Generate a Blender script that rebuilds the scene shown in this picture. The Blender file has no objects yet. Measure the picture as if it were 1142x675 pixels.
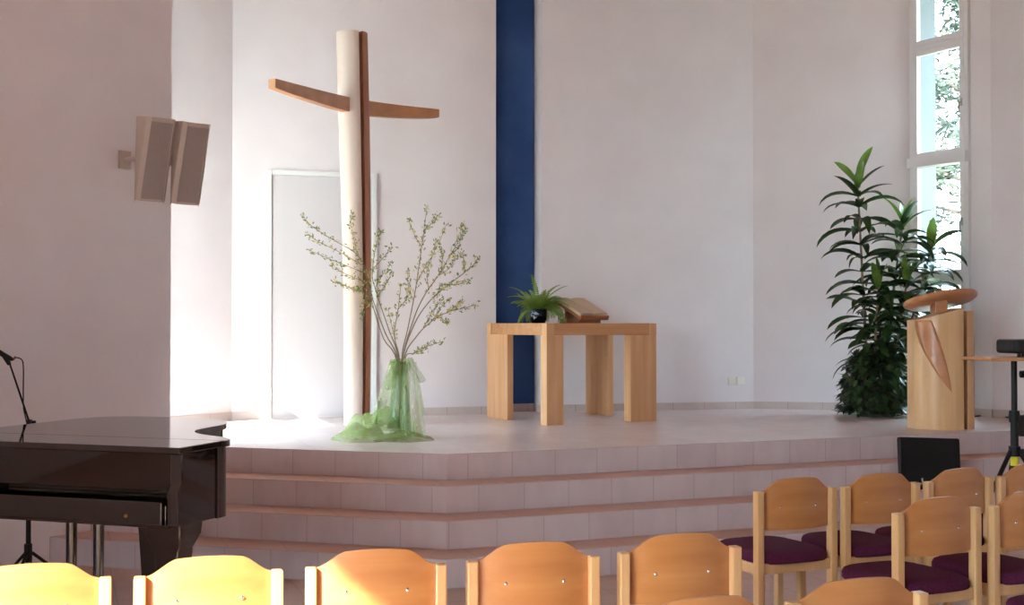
import bpy, math, random
from math import sin, cos, pi, radians, atan2, hypot, sqrt
from mathutils import Vector, Matrix

SC = bpy.context.scene
COL = SC.collection

# ------------------------------------------------------------------ camera
F, EYE, HOR = 1400.0, 1.53, 360.0
cam_d = bpy.data.cameras.new('camera'); cam = bpy.data.objects.new('camera', cam_d); COL.objects.link(cam)
cam_d.sensor_fit = 'HORIZONTAL'; cam_d.sensor_width = 36.0; cam_d.lens = F / 1142.0 * 36.0
cam_d.clip_start = 0.05; cam_d.clip_end = 300
cam.location = (0, 0, EYE)
cam.rotation_euler = (pi / 2 + math.atan((HOR - 337.5) / F), 0, 0)
SC.camera = cam

# ------------------------------------------------------------------ light
SC.view_settings.view_transform = 'Standard'
SC.view_settings.look = 'None'
SC.view_settings.gamma = 1.0
SC.view_settings.use_curve_mapping = False
SC.view_settings.exposure = 1.26
WORLD_STRENGTH, SUN_STRENGTH = 10.5, 15.0
SUN_TRAVEL = Vector((0.60, 0.80, -0.53))
world = bpy.data.worlds.new('sky'); SC.world = world; world.use_nodes = True
_bg = world.node_tree.nodes['Background']
_bg.inputs[0].default_value = (0.66, 0.82, 1.0, 1); _bg.inputs[1].default_value = WORLD_STRENGTH
sun_d = bpy.data.lights.new('sun', 'SUN'); sun = bpy.data.objects.new('sun', sun_d); COL.objects.link(sun)
sun_d.energy = SUN_STRENGTH; sun_d.angle = radians(0.6); sun_d.color = (1.0, 0.92, 0.82)
sun.rotation_euler = SUN_TRAVEL.to_track_quat('-Z', 'Y').to_euler()
sun.location = (-20, -20, 20)

# ------------------------------------------------------------------ helpers
def sr(r, g, b):
    f = lambda c: (c / 12.92 if c <= 0.04045 else ((c + 0.055) / 1.055) ** 2.4)
    return (f(r / 255), f(g / 255), f(b / 255), 1.0)

def X(px, Y): return (px - 571.0) / F * Y
def Z(py, Y): return EYE + (HOR - py) / F * Y
def P(px, Y, py): return Vector((X(px, Y), Y, Z(py, Y)))
def G(px, py, z=0.0):
    Y = F * (EYE - z) / (py - HOR)
    return Vector((X(px, Y), Y, z))

class MB:
    def __init__(s): s.v = []; s.f = []; s.uv = []; s.mi = []
    def add(s, vs, fs, uvs=None, mi=0):
        o = len(s.v); s.v += [tuple(v) for v in vs]
        for k, f in enumerate(fs):
            s.f.append([i + o for i in f]); s.mi.append(mi)
            s.uv.append(uvs[k] if uvs else None)
    def box(s, c, size, rz=0.0, M=None, mi=0):
        hx, hy, hz = size[0] / 2, size[1] / 2, size[2] / 2
        vs = [Vector((x, y, z)) for z in (-hz, hz) for x, y in ((-hx, -hy), (hx, -hy), (hx, hy), (-hx, hy))]
        R = M if M is not None else Matrix.Rotation(rz, 3, 'Z')
        c = Vector(c)
        s.add([R @ v + c for v in vs], [(3, 2, 1, 0), (4, 5, 6, 7), (0, 1, 5, 4), (1, 2, 6, 5), (2, 3, 7, 6), (3, 0, 4, 7)], mi=mi)
    def prism(s, poly, z0, z1, topmi=0, sidemi=0, uv=True):
        n = len(poly)
        a = sum(poly[i][0] * poly[(i + 1) % n][1] - poly[(i + 1) % n][0] * poly[i][1] for i in range(n))
        if a < 0: poly = poly[::-1]
        vs = [(p[0], p[1], z0) for p in poly] + [(p[0], p[1], z1) for p in poly]
        s.add(vs, [tuple(range(n))[::-1]], [[(poly[i][0], poly[i][1]) for i in range(n)][::-1]], topmi)
        o = len(s.v) - 2 * n
        s.f.append([o + n + i for i in range(n)]); s.uv.append([(p[0], p[1]) for p in poly]); s.mi.append(topmi)
        acc = 0.0
        for i in range(n):
            j = (i + 1) % n
            L = hypot(poly[j][0] - poly[i][0], poly[j][1] - poly[i][1])
            s.f.append([o + i, o + j, o + n + j, o + n + i])
            s.uv.append([(acc, z0), (acc + L, z0), (acc + L, z1), (acc, z1)]); s.mi.append(sidemi)
            acc += L
    def tube(s, pts, r, n=8, mi=0):
        pts = [Vector(p) for p in pts]
        m = len(pts)
        rs = r if isinstance(r, (list, tuple)) else [r] * m
        rings = []; up = None
        for i, p in enumerate(pts):
            t = (pts[min(i + 1, m - 1)] - pts[max(i - 1, 0)])
            if t.length < 1e-9: t = Vector((0, 0, 1))
            t.normalize()
            if up is None:
                up = Vector((0, 0, 1)) if abs(t.z) < .9 else Vector((1, 0, 0))
            a = (up - t * up.dot(t))
            if a.length < 1e-6: a = t.orthogonal()
            a.normalize(); b = t.cross(a); up = a
            rings.append([p + (a * cos(2 * pi * k / n) + b * sin(2 * pi * k / n)) * rs[i] for k in range(n)])
        vs = [v for R in rings for v in R]
        fs = []
        for i in range(m - 1):
            for k in range(n):
                k2 = (k + 1) % n
                fs.append((i * n + k, i * n + k2, (i + 1) * n + k2, (i + 1) * n + k))
        fs.append(tuple(range(n))[::-1]); fs.append(tuple((m - 1) * n + k for k in range(n)))
        s.add(vs, fs, mi=mi)
    def lathe(s, prof, c=(0, 0, 0), n=24, M=None, mi=0):
        vs = []; fs = []
        c = Vector(c)
        for r, z in prof:
            for k in range(n):
                v = Vector((r * cos(2 * pi * k / n), r * sin(2 * pi * k / n), z))
                vs.append((M @ v if M is not None else v) + c)
        m = len(prof)
        for i in range(m - 1):
            for k in range(n):
                k2 = (k + 1) % n
                fs.append((i * n + k, i * n + k2, (i + 1) * n + k2, (i + 1) * n + k))
        fs.append(tuple(range(n))[::-1]); fs.append(tuple((m - 1) * n + k for k in range(n)))
        s.add(vs, fs, mi=mi)
    def grid(s, fn, nu, nv, mi=0):
        vs = [fn(i / nu, j / nv) for j in range(nv + 1) for i in range(nu + 1)]
        fs = [(j * (nu + 1) + i, j * (nu + 1) + i + 1, (j + 1) * (nu + 1) + i + 1, (j + 1) * (nu + 1) + i) for j in range(nv) for i in range(nu)]
        s.add(vs, fs, mi=mi)
    def build(s, name, mat, parent=None, smooth=None, bevel=0.0, seg=2, solid=0.0):
        me = bpy.data.meshes.new(name)
        me.from_pydata(s.v, [], s.f)
        for m in (mat if isinstance(mat, (list, tuple)) else [mat]): me.materials.append(m)
        if isinstance(mat, (list, tuple)):
            for p, k in zip(me.polygons, s.mi): p.material_index = k
        if any(u is not None for u in s.uv):
            ul = me.uv_layers.new(name='UVMap')
            for p, u in zip(me.polygons, s.uv):
                if u is None: continue
                for li, c in zip(p.loop_indices, u): ul.data[li].uv = c
        me.update()
        if smooth is not None:
            me.polygons.foreach_set('use_smooth', [True] * len(me.polygons))
            if smooth < 179: me.set_sharp_from_angle(angle=radians(smooth))
        o = bpy.data.objects.new(name, me); COL.objects.link(o)
        if parent is not None: o.parent = parent
        if solid:
            m = o.modifiers.new('thickness', 'SOLIDIFY'); m.thickness = solid; m.offset = 0
        if bevel:
            m = o.modifiers.new('edge', 'BEVEL'); m.width = bevel; m.segments = seg; m.limit_method = 'ANGLE'; m.angle_limit = radians(40)
        return o

def tag(o, label=None, cat=None, group=None, kind=None):
    if label: o['label'] = label
    if cat: o['category'] = cat
    if group: o['group'] = group
    if kind: o['kind'] = kind
    return o
def empty(name, loc=(0, 0, 0), rz=0.0):
    o = bpy.data.objects.new(name, None); COL.objects.link(o)
    o.location = loc; o.rotation_euler = (0, 0, rz); o.empty_display_size = 0.1
    return o
def thing(name, label, cat, loc=(0, 0, 0), rz=0.0, group=None):
    return tag(empty(name, loc, rz), label, cat, group)
def copy_tree(o, parent=None):
    c = o.copy(); COL.objects.link(c)
    if parent is not None: c.parent = parent
    for ch in list(o.children): copy_tree(ch, c)
    return c
def struct(o): o['kind'] = 'structure'; return o

def catmull(pts, n=8, closed=False):
    pts = [Vector(p) for p in pts]; out = []
    m = len(pts)
    for i in range(m if closed else m - 1):
        g = lambda k: pts[k % m] if closed else pts[max(0, min(m - 1, k))]
        p0, p1, p2, p3 = g(i - 1), g(i), g(i + 1), g(i + 2)
        for k in range(n):
            t = k / n
            out.append(0.5 * ((2 * p1) + (p2 - p0) * t + (2 * p0 - 5 * p1 + 4 * p2 - p3) * t * t + (3 * p1 - p0 - 3 * p2 + p3) * t ** 3))
    if not closed: out.append(pts[-1])
    return out

# ------------------------------------------------------------------ materials
def newmat(name):
    m = bpy.data.materials.new(name); m.use_nodes = True
    nt = m.node_tree; b = nt.nodes['Principled BSDF']
    return m, nt, b
def node(nt, t, **kw):
    n = nt.nodes.new(t)
    for k, v in kw.items(): setattr(n, k, v)
    return n
def noise_mat(name, c1, c2, scale=8.0, rough=0.6, stretch=(1, 1, 1), bump=0.0, bscale=None, spec=0.5, detail=5.0, coat=0.0, coords='Object', rot=(0, 0, 0), lo=0.3, hi=0.7):
    m, nt, b = newmat(name)
    tc = node(nt, 'ShaderNodeTexCoord'); mp = node(nt, 'ShaderNodeMapping'); nz = node(nt, 'ShaderNodeTexNoise'); rp = node(nt, 'ShaderNodeValToRGB')
    mp.inputs['Scale'].default_value = stretch; mp.inputs['Rotation'].default_value = rot
    nz.inputs['Scale'].default_value = scale; nz.inputs['Detail'].default_value = detail
    rp.color_ramp.elements[0].color = c1; rp.color_ramp.elements[1].color = c2
    rp.color_ramp.elements[0].position = lo; rp.color_ramp.elements[1].position = hi
    L = nt.links.new
    L(tc.outputs[coords], mp.inputs[0]); L(mp.outputs[0], nz.inputs['Vector']); L(nz.outputs[0], rp.inputs[0]); L(rp.outputs[0], b.inputs['Base Color'])
    b.inputs['Roughness'].default_value = rough
    b.inputs['Specular IOR Level'].default_value = spec
    if coat: b.inputs['Coat Weight'].default_value = coat; b.inputs['Coat Roughness'].default_value = 0.08
    if bump:
        bn = node(nt, 'ShaderNodeBump'); bn.inputs['Strength'].default_value = bump; bn.inputs['Distance'].default_value = 0.01
        n2 = node(nt, 'ShaderNodeTexNoise'); n2.inputs['Scale'].default_value = bscale or scale * 6; n2.inputs['Detail'].default_value = 3
        L(mp.outputs[0], n2.inputs['Vector']); L(n2.outputs[0], bn.inputs['Height']); L(bn.outputs[0], b.inputs['Normal'])
    return m
def plain(name, c, rough=0.5, metal=0.0, spec=0.5):
    m, nt, b = newmat(name)
    b.inputs['Base Color'].default_value = c; b.inputs['Roughness'].default_value = rough
    b.inputs['Metallic'].default_value = metal; b.inputs['Specular IOR Level'].default_value = spec
    return m
def wood(name, c1, c2, rough=0.4, axis='Z', scale=6.0, knots=False, coat=0.0):
    st = {'X': (0.06, 1, 1), 'Y': (1, 0.06, 1), 'Z': (1, 1, 0.06)}[axis]
    return noise_mat(name, c1, c2, scale=scale * 3, rough=rough, stretch=st, bump=0.06, bscale=scale * 12, coat=coat)
def tiles(name, c1, c2, mortar, bw, bh, rough, offset=0.0, msize=0.004, coords='UV', rot=0.0, streak=(1, 1, 1), spec=0.5):
    m, nt, b = newmat(name); L = nt.links.new
    tc = node(nt, 'ShaderNodeTexCoord'); mp = node(nt, 'ShaderNodeMapping'); mp.inputs['Rotation'].default_value = (0, 0, rot)
    br = node(nt, 'ShaderNodeTexBrick'); br.offset = offset; br.squash = 1.0
    br.inputs['Scale'].default_value = 1.0; br.inputs['Brick Width'].default_value = bw; br.inputs['Row Height'].default_value = bh
    br.inputs['Mortar Size'].default_value = msize; br.inputs['Mortar Smooth'].default_value = 0.3
    br.inputs['Color1'].default_value = c1; br.inputs['Color2'].default_value = c2; br.inputs['Mortar'].default_value = mortar
    nz = node(nt, 'ShaderNodeTexNoise'); nz.inputs['Scale'].default_value = 6; nz.inputs['Detail'].default_value = 6
    mp2 = node(nt, 'ShaderNodeMapping'); mp2.inputs['Scale'].default_value = streak
    mx = node(nt, 'ShaderNodeMix', data_type='RGBA', blend_type='MULTIPLY'); mx.inputs['Factor'].default_value = 0.5
    rp = node(nt, 'ShaderNodeValToRGB'); rp.color_ramp.elements[0].position = .3; rp.color_ramp.elements[1].position = .7
    rp.color_ramp.elements[0].color = (.78, .76, .76, 1); rp.color_ramp.elements[1].color = (1, 1, 1, 1)
    L(tc.outputs[coords], mp.inputs[0]); L(mp.outputs[0], br.inputs['Vector'])
    L(tc.outputs['UV' if coords == 'UV' else 'Object'], mp2.inputs[0]); L(mp2.outputs[0], nz.inputs['Vector']); L(nz.outputs[0], rp.inputs[0])
    L(br.outputs['Color'], mx.inputs['A']); L(rp.outputs[0], mx.inputs['B']); L(mx.outputs['Result'], b.inputs['Base Color'])
    b.inputs['Roughness'].default_value = rough; b.inputs['Specular IOR Level'].default_value = spec
    return m
def leafmat(name, c1, c2, trans=0.25, rough=0.4):
    m = noise_mat(name, c1, c2, scale=9, rough=rough)
    nt = m.node_tree; b = nt.nodes['Principled BSDF']; out = nt.nodes['Material Output']
    tr = node(nt, 'ShaderNodeBsdfTranslucent'); mx = node(nt, 'ShaderNodeMixShader'); mx.inputs[0].default_value = trans
    src = b.inputs['Base Color'].links[0].from_socket
    nt.links.new(src, tr.inputs[0]); nt.links.new(b.outputs[0], mx.inputs[1]); nt.links.new(tr.outputs[0], mx.inputs[2]); nt.links.new(mx.outputs[0], out.inputs[0])
    return m
def sheer(name, c, opacity, tl_=.4):
    m = bpy.data.materials.new(name); m.use_nodes = True; nt = m.node_tree; nt.nodes.clear(); L = nt.links.new
    out = node(nt, 'ShaderNodeOutputMaterial'); tp = node(nt, 'ShaderNodeBsdfTransparent'); df = node(nt, 'ShaderNodeBsdfDiffuse'); tl = node(nt, 'ShaderNodeBsdfTranslucent')
    gl = node(nt, 'ShaderNodeBsdfGlossy'); gl.inputs['Roughness'].default_value = .4
    m1 = node(nt, 'ShaderNodeMixShader'); m1.inputs[0].default_value = tl_
    m2 = node(nt, 'ShaderNodeMixShader'); m3 = node(nt, 'ShaderNodeMixShader'); m3.inputs[0].default_value = .08
    nz = node(nt, 'ShaderNodeTexNoise'); nz.inputs['Scale'].default_value = 9; nz.inputs['Detail'].default_value = 2
    mr = node(nt, 'ShaderNodeMapRange'); mr.inputs['From Min'].default_value = .3; mr.inputs['From Max'].default_value = .7
    mr.inputs['To Min'].default_value = opacity * .92; mr.inputs['To Max'].default_value = min(1, opacity * 1.08)
    df.inputs[0].default_value = c; tl.inputs[0].default_value = c; gl.inputs[0].default_value = (.8, .9, .75, 1)
    tp.inputs[0].default_value = (1, 1, 1, 1)
    L(nz.outputs[0], mr.inputs[0]); L(mr.outputs[0], m2.inputs[0])
    L(df.outputs[0], m1.inputs[1]); L(tl.outputs[0], m1.inputs[2]); L(m1.outputs[0], m3.inputs[1]); L(gl.outputs[0], m3.inputs[2])
    L(tp.outputs[0], m2.inputs[1]); L(m3.outputs[0], m2.inputs[2]); L(m2.outputs[0], out.inputs[0])
    return m
def glassmat(name):
    m = bpy.data.materials.new(name); m.use_nodes = True; nt = m.node_tree; nt.nodes.clear(); L = nt.links.new
    out = node(nt, 'ShaderNodeOutputMaterial'); tp = node(nt, 'ShaderNodeBsdfTransparent'); gl = node(nt, 'ShaderNodeBsdfGlossy')
    gl.inputs['Roughness'].default_value = 0.0
    fr = node(nt, 'ShaderNodeFresnel'); fr.inputs[0].default_value = 1.25
    mx = node(nt, 'ShaderNodeMixShader'); tp.inputs[0].default_value = (.93, .97, .96, 1)
    ge = node(nt, 'ShaderNodeNewGeometry'); sb = node(nt, 'ShaderNodeMath', operation='SUBTRACT'); ml = node(nt, 'ShaderNodeMath', operation='MULTIPLY')
    sb.inputs[0].default_value = 1.0; L(ge.outputs['Backfacing'], sb.inputs[1]); L(fr.outputs[0], ml.inputs[0]); L(sb.outputs[0], ml.inputs[1])
    L(ml.outputs[0], mx.inputs[0]); L(tp.outputs[0], mx.inputs[1]); L(gl.outputs[0], mx.inputs[2]); L(mx.outputs[0], out.inputs[0])
    return m

M_wall = noise_mat('wall_plaster', sr(226, 216, 216), sr(231, 222, 222), scale=2.5, rough=0.9, bump=0.05, bscale=90, spec=.2)
M_blue = noise_mat('blue_glaze', sr(36, 66, 118), sr(66, 98, 152), scale=1.6, rough=0.75, detail=9, bump=.05, bscale=40, spec=.2)
M_ceil = wood('ceiling_wood', sr(164, 104, 74), sr(180, 118, 84), rough=.6, axis='Y')
M_stage = tiles('stage_tile', sr(222, 208, 208), sr(228, 214, 213), sr(210, 195, 194), .33, .33, .32, 0, .004, rot=radians(-20), streak=(1, 1, 1))
M_riser = tiles('riser_tile', sr(206, 188, 188), sr(213, 196, 194), sr(190, 171, 169), .31, .17, .5, 0, .004, streak=(1.3, .5, 1))
M_tread = tiles('tread_tile', sr(206, 162, 140), sr(210, 168, 148), sr(186, 146, 126), .33, .33, .4, 0, .004, rot=radians(-20))
M_floor = tiles('floor_tile', sr(200, 168, 154), sr(206, 174, 158), sr(176, 146, 132), .33, .33, .35, 0, .004, coords='UV', rot=radians(-20))
M_base = tiles('baseboard_tile', sr(204, 186, 178), sr(210, 192, 184), sr(180, 162, 154), .33, 4.0, .5, 0, .004)
M_white = plain('white_paint', sr(226, 226, 224), .45)
M_door = plain('door_paint', sr(210, 204, 205), .45)
M_frame = plain('window_paint', sr(226, 222, 222), .4)
M_glass = glassmat('window_glass')
M_beech = wood('beech', sr(204, 156, 104), sr(218, 174, 122), rough=.32, axis='Z', coat=.25)
M_beechX = wood('beech_plywood', sr(180, 116, 64), sr(196, 134, 78), rough=.3, axis='X', coat=.3)
M_altar = wood('altar_wood', sr(212, 158, 108), sr(230, 180, 132), rough=.45, axis='Z')
M_altarX = wood('altar_top_wood', sr(196, 138, 88), sr(216, 162, 112), rough=.45, axis='X')
M_pole = wood('peeled_trunk', sr(200, 178, 164), sr(212, 191, 178), rough=.55, axis='Z', scale=3)
M_cross = wood('crossbar_wood', sr(178, 120, 80), sr(194, 138, 94), rough=.5, axis='X', scale=4)
M_poleshade = wood('trunk_shade_wood', sr(160, 98, 66), sr(180, 116, 80), rough=.6, axis='Z', scale=3)  # browner wood with the trunk's shade put into its colour
M_lect = wood('lectern_wood', sr(210, 164, 112), sr(226, 182, 130), rough=.4, axis='Z', coat=.15)
M_lectTop = wood('lectern_top_wood', sr(182, 120, 78), sr(200, 138, 92), rough=.35, axis='X', coat=.2)
M_purple = noise_mat('purple_fabric', sr(66, 22, 46), sr(92, 36, 66), scale=160, rough=.95, bump=.2, bscale=300, spec=.15)
M_black = plain('black_plastic', sr(16, 14, 16), .5, 0, .3)
M_blackm = plain('black_metal', sr(14, 14, 15), .5, 0.0, .3)
M_lacq = plain('black_lacquer', sr(18, 12, 12), .04, 0, 1.0)
M_steel = plain('steel', sr(210, 210, 212), .22, 1.0)
M_brass = plain('brass', sr(190, 150, 70), .3, 1.0)
M_spk = plain('speaker_housing', sr(192, 172, 158), .6)
M_grille = noise_mat('speaker_grille', sr(150, 132, 124), sr(164, 146, 138), scale=240, rough=.7)
M_drac = leafmat('dracaena_leaf', sr(34, 58, 26), sr(60, 92, 40), .2, .35)
M_dracy = leafmat('young_leaf', sr(92, 128, 52), sr(124, 156, 70), .3, .4)
M_ivy = leafmat('ivy_leaf', sr(34, 54, 26), sr(58, 84, 40), .15, .4)
M_stem = noise_mat('cane_stem', sr(128, 104, 80), sr(160, 136, 108), scale=20, rough=.8)
M_fern = leafmat('fern_leaf', sr(112, 152, 62), sr(160, 190, 98), .3, .5)
M_twig = noise_mat('twig_bark', sr(126, 106, 84), sr(158, 136, 108), scale=30, rough=.8)
M_twigleaf = leafmat('twig_leaf', sr(96, 122, 66), sr(136, 156, 92), .3, .5)
M_bloss = leafmat('yellow_blossom', sr(206, 176, 96), sr(226, 204, 136), .3, .6)
M_org = sheer('green_organza', sr(158, 186, 104), .45)
M_org2 = sheer('pale_organza', sr(196, 212, 160), .40)
M_pot = plain('dark_glaze', sr(14, 18, 34), .12)
M_potmark = plain('pale_glaze', sr(150, 180, 214), .2)
M_page = noise_mat('book_page', sr(196, 166, 136), sr(210, 180, 150), scale=60, rough=.8, stretch=(1, 20, 1))
M_stand = wood('bookstand_wood', sr(150, 86, 50), sr(170, 102, 62), rough=.4, axis='X')
M_soil = noise_mat('soil', sr(46, 34, 26), sr(66, 50, 38), scale=40, rough=1)
M_terra = plain('planter', sr(92, 84, 76), .6)
M_socket = plain('socket_plastic', sr(236, 228, 216), .4)
M_yellow = plain('yellow_sticker', sr(220, 210, 40), .5)
M_red = plain('red_band', sr(150, 50, 40), .5)
M_bark = noise_mat('tree_bark', sr(88, 76, 66), sr(120, 106, 94), scale=10, rough=.9)
M_tree = leafmat('tree_needles', sr(40, 48, 38), sr(66, 76, 58), .1, .7)
M_ground = noise_mat('outside_ground', sr(120, 124, 96), sr(146, 146, 120), scale=1.5, rough=1)
M_added_blind = sheer('added_blind_cloth', sr(246, 246, 246), 1.4, .72)  # translucent cloth of the added blind, diffuses sun into the room

# ------------------------------------------------------------------ plan
CEIL, STG = 5.2, 0.68
RISE, TREAD = 0.17, 0.283
PL = Vector((-2.38, 8.75))                    # near end of the wall with the speaker
dLW = Vector((-0.588, -0.809))                # that wall runs left and towards the camera
P_LL = PL + dLW * ((-4.5 - PL.x) / dLW.x)
A = Vector((-2.95, 10.2)); B = Vector((-2.45, 10.97)); C_ = Vector((-0.15, 11.72))
N1 = Vector((-0.17, 11.93)); N2 = Vector((0.213, 12.06)); D = Vector((0.28, 11.90))
E = Vector((2.39, 12.43)); Fp = Vector((3.86, 12.08)); Gp = Vector((4.20, 11.47)); H = Vector((4.31, 11.27)); I = Vector((6.5, 10.4))

def wallseg(m, a, b, z0, z1, th, out=1):
    d = (b - a).normalized(); n = Vector((-d.y, d.x)) * out       # out=1: thickness to the left of a->b
    m.prism([a, b, b + n * th, a + n * th], z0, z1)

# floor (four straight pieces of the polygon), one slab
m = MB(); m.prism([(-4.5, -4), (6.5, -4), (6.5, 10.4), H, E + Vector((1.5, -.4)), E, D, C_, B, A, PL, P_LL], -0.1, 0.0)
struct(m.build('floor', M_floor))
m = MB(); m.prism([(-4.9, -4.4), (6.9, -4.4), (6.9, 13), (-4.9, 13)], CEIL, CEIL + .15)
struct(m.build('ceiling', M_ceil))

# walls (interior face a->b, going clockwise seen from above, outside to the left)
WT = 0.25
def lw(name, pieces):
    m = MB()
    for a, b, z0, z1, *t in pieces: wallseg(m, Vector(a), Vector(b), z0, z1, t[0] if t else WT)
    return struct(m.build(name, M_wall))
WL = ((-4.5, -3.9), (-4.5, 0.55)); WLZ = (0.5, 4.45)
lw('wall_left_rear', [((-4.5, -4), (-4.5, WL[0][1]), 0, CEIL), ((-4.5, WL[1][1]), (-4.5, P_LL.y), 0, CEIL),
                      (WL[0], WL[1], 0, WLZ[0]), (WL[0], WL[1], WLZ[1], CEIL)])
lw('wall_left', [(P_LL, PL, 0, CEIL, .16)])
lw('wall_left_recess', [(A, B, 0, CEIL)])
lw('wall_back_left', [(B, C_, 0, CEIL)])
lw('wall_back_right', [(D, E, 0, CEIL)])
lw('wall_right_far', [(E, Fp, 0, CEIL)])
lw('wall_right', [(H, I, 0, CEIL)])
lw('wall_right_pier', [(Gp, H, 0, CEIL)])
RW = []
pc = [((6.5, 10.4), (6.5, -4), 0, CEIL)]
ys = []
for y0, y1 in RW:
    pc += [((6.5, y1), (6.5, y0), 0, .5), ((6.5, y1), (6.5, y0), 3.4, CEIL)]
for (a0, a1), (b0, b1) in zip(RW, RW[1:]): pc.append(((6.5, a0), (6.5, b1), 0, CEIL))
lw('wall_right_rear', pc)
lw('wall_rear', [((6.5, -4), (-4.5, -4), 0, CEIL)])
# niche: white returns and the blue back panel
m = MB()
dd = (C_ - B).normalized(); nn = Vector((-dd.y, dd.x))
m.prism([N1 + Vector((-.12, .2)), N2 + Vector((.12, .2)), N2 + Vector((.12, .03)), N2 + Vector((0, .02)), N1 + Vector((0, .02)), N1 + Vector((-.12, .03))], STG, CEIL)
m.prism([D, N2 + Vector((0, .02)), N2 + Vector((.14, .06)), D + Vector((.14, .035))], STG, CEIL)
struct(m.build('wall_niche', M_wall))
m = MB(); m.prism([N1, N2, N2 + Vector((-.003, .018)), N1 + Vector((-.003, .018))], STG + .075, CEIL)
tag(m.build('wall_panel', M_blue), 'tall narrow deep blue mottled strip in the back wall niche behind the wooden table', 'panel')

# stage and steps
e0 = Vector((-0.42, 8.13))
dL = Vector((-cos(radians(16.5)), sin(radians(16.5)))); dR = Vector((cos(radians(22)), sin(radians(22))))
nL = Vector((-sin(radians(16.5)), -cos(radians(16.5)))); nR = Vector((sin(radians(22)), -cos(radians(22))))
def isect(p, d, q, e):
    det = d.x * (-e.y) + e.x * d.y
    r = q - p
    t = (r.x * (-e.y) + e.x * r.y) / det
    return p + d * t
def outline(k):
    pl = e0 + nL * (TREAD * k); pr = e0 + nR * (TREAD * k)
    c = isect(pl, dL, pr, dR)
    l = isect(pl, dL, PL, dLW)
    r = isect(pr, dR, H, (I - H).normalized())
    if k == 0: l = isect(pl, dL, PL, (A - PL).normalized())
    pts = [l, c, r, H, Gp, Fp, E, D, N2 + Vector((0, .02)), N1 + Vector((0, .02)), C_, B, A]
    if k > 0: pts.append(PL)
    return pts
m = MB()
for k in range(4):
    m.prism(outline(k), STG - RISE * (k + 1), STG - RISE * k, topmi=(0 if k == 0 else 2), sidemi=1)
stage = struct(m.build('stage', [M_stage, M_riser, M_tread]))

# baseboards on the stage
def baseboard(name, a, b, z0=STG, h=.072, th=.013):
    m = MB(); wallseg(m, a, b, z0, z0 + h, th, -1)
    return struct(m.build(name, M_base))
baseboard('baseboard_left_recess', A, B)
d1 = (C_ - B).normalized()
door_a = isect(Vector((0, 0)), Vector(((297 - 571) / F, 1)), B, d1); door_b = isect(Vector((0, 0)), Vector(((419.5 - 571) / F, 1)), B, d1)
baseboard('baseboard_back_left', B + d1 * .0, door_a)
baseboard('baseboard_back', door_b, C_)
baseboard('baseboard_niche', N1 + Vector((.003, -.002)), N2 + Vector((-.003, -.002)))
baseboard('baseboard_niche_return', N2 + (D - N2) * .1, D)
baseboard('baseboard_back_right', D, E)
baseboard('baseboard_right_far', E, Fp)
baseboard('baseboard_right_pier', Gp, H)
baseboard('baseboard_right', H, I)

# door in the back wall
L = (door_b - door_a).length
door = struct(empty('door_1', (door_a.x, door_a.y, STG), atan2(d1.y, d1.x)))
m = MB(); fw = .042; dh = 2.20
m.box((fw / 2, -.014, dh / 2), (fw, .03, dh)); m.box((L - fw / 2, -.014, dh / 2), (fw, .03, dh)); m.box((L / 2, -.014, dh - fw / 2), (L - 2 * fw, .03, fw))
m.build('door_frame', M_white, door, bevel=.003)
m = MB(); m.box((L / 2, -.004, (dh - fw) / 2 + .008), (L - 2 * fw - .008, .012, dh - fw - .022))
leaf = m.build('door_leaf', M_door, door)
m = MB(); m.tube([(L - .11, -.012, 1.02), (L - .11, -.06, 1.02), (L - .22, -.06, 1.02)], .009, 8)
m.lathe([(.024, 0), (.024, .006)], (L - .11, -.012, 1.02), 16, Matrix.Rotation(pi / 2, 3, 'X'))
m.build('door_handle', M_steel, door, smooth=40)

# windows -----------------------------------------------------------
def window(name, a, b, z0, z1, bars, blind=None, depth=.07, handle=None, ledge=None, side=-1):
    """timber window from a to b; bars: heights of the transoms; each opening gets its own sash and pane"""
    d = (b - a); L = d.length; rz = atan2(d.y, d.x)
    w = struct(empty(name, (a.x, a.y, 0), rz))
    fr = .045
    m = MB()
    m.box((fr / 2, 0, (z0 + z1) / 2), (fr, depth, z1 - z0)); m.box((L - fr / 2, 0, (z0 + z1) / 2), (fr, depth, z1 - z0))
    zs = [z0] + list(bars) + [z1]
    for k, z in enumerate(zs):
        zz = min(max(z, z0 + fr / 2), z1 - fr / 2)
        m.box((L / 2, 0, zz), (L - 2 * fr, depth, fr))
    m.build('window_frame', M_frame, w, bevel=.003)
    for k in range(len(zs) - 1):
        lo = zs[k] + fr / 2 + (fr / 2 if k == 0 else 0); hi = zs[k + 1] - fr / 2 - (fr / 2 if k == len(zs) - 2 else 0)
        sw = .05
        m = MB(); y = -.012
        m.box((fr + sw / 2, y, (lo + hi) / 2), (sw, .05, hi - lo)); m.box((L - fr - sw / 2, y, (lo + hi) / 2), (sw, .05, hi - lo))
        m.box((L / 2, y, lo + sw / 2), (L - 2 * fr - 2 * sw, .05, sw)); m.box((L / 2, y, hi - sw / 2), (L - 2 * fr - 2 * sw, .05, sw))
        s = m.build('sash', M_frame, w, bevel=.003)
        m = MB(); m.box((L / 2, .0, (lo + hi) / 2), (L - 2 * fr - 2 * sw, .006, hi - lo - 2 * sw)); m.build('pane', M_glass, s)
        if handle and k in handle:
            m = MB(); hz = lo + (hi - lo) * .45
            m.box((L - fr - sw / 2, y - .03, hz), (.022, .012, .07)); m.tube([(L - fr - sw / 2, y - .03, hz), (L - fr - sw / 2, y - .06, hz), (L - fr - sw / 2, y - .06, hz - .1)], .008, 8)
            m.build('handle', M_steel, s, smooth=40)
    if ledge:
        m = MB(); m.box((L / 2, -.05, ledge), (L, .06, .10)); m.build('ledge', M_frame, w, bevel=.003)
    return w
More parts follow.
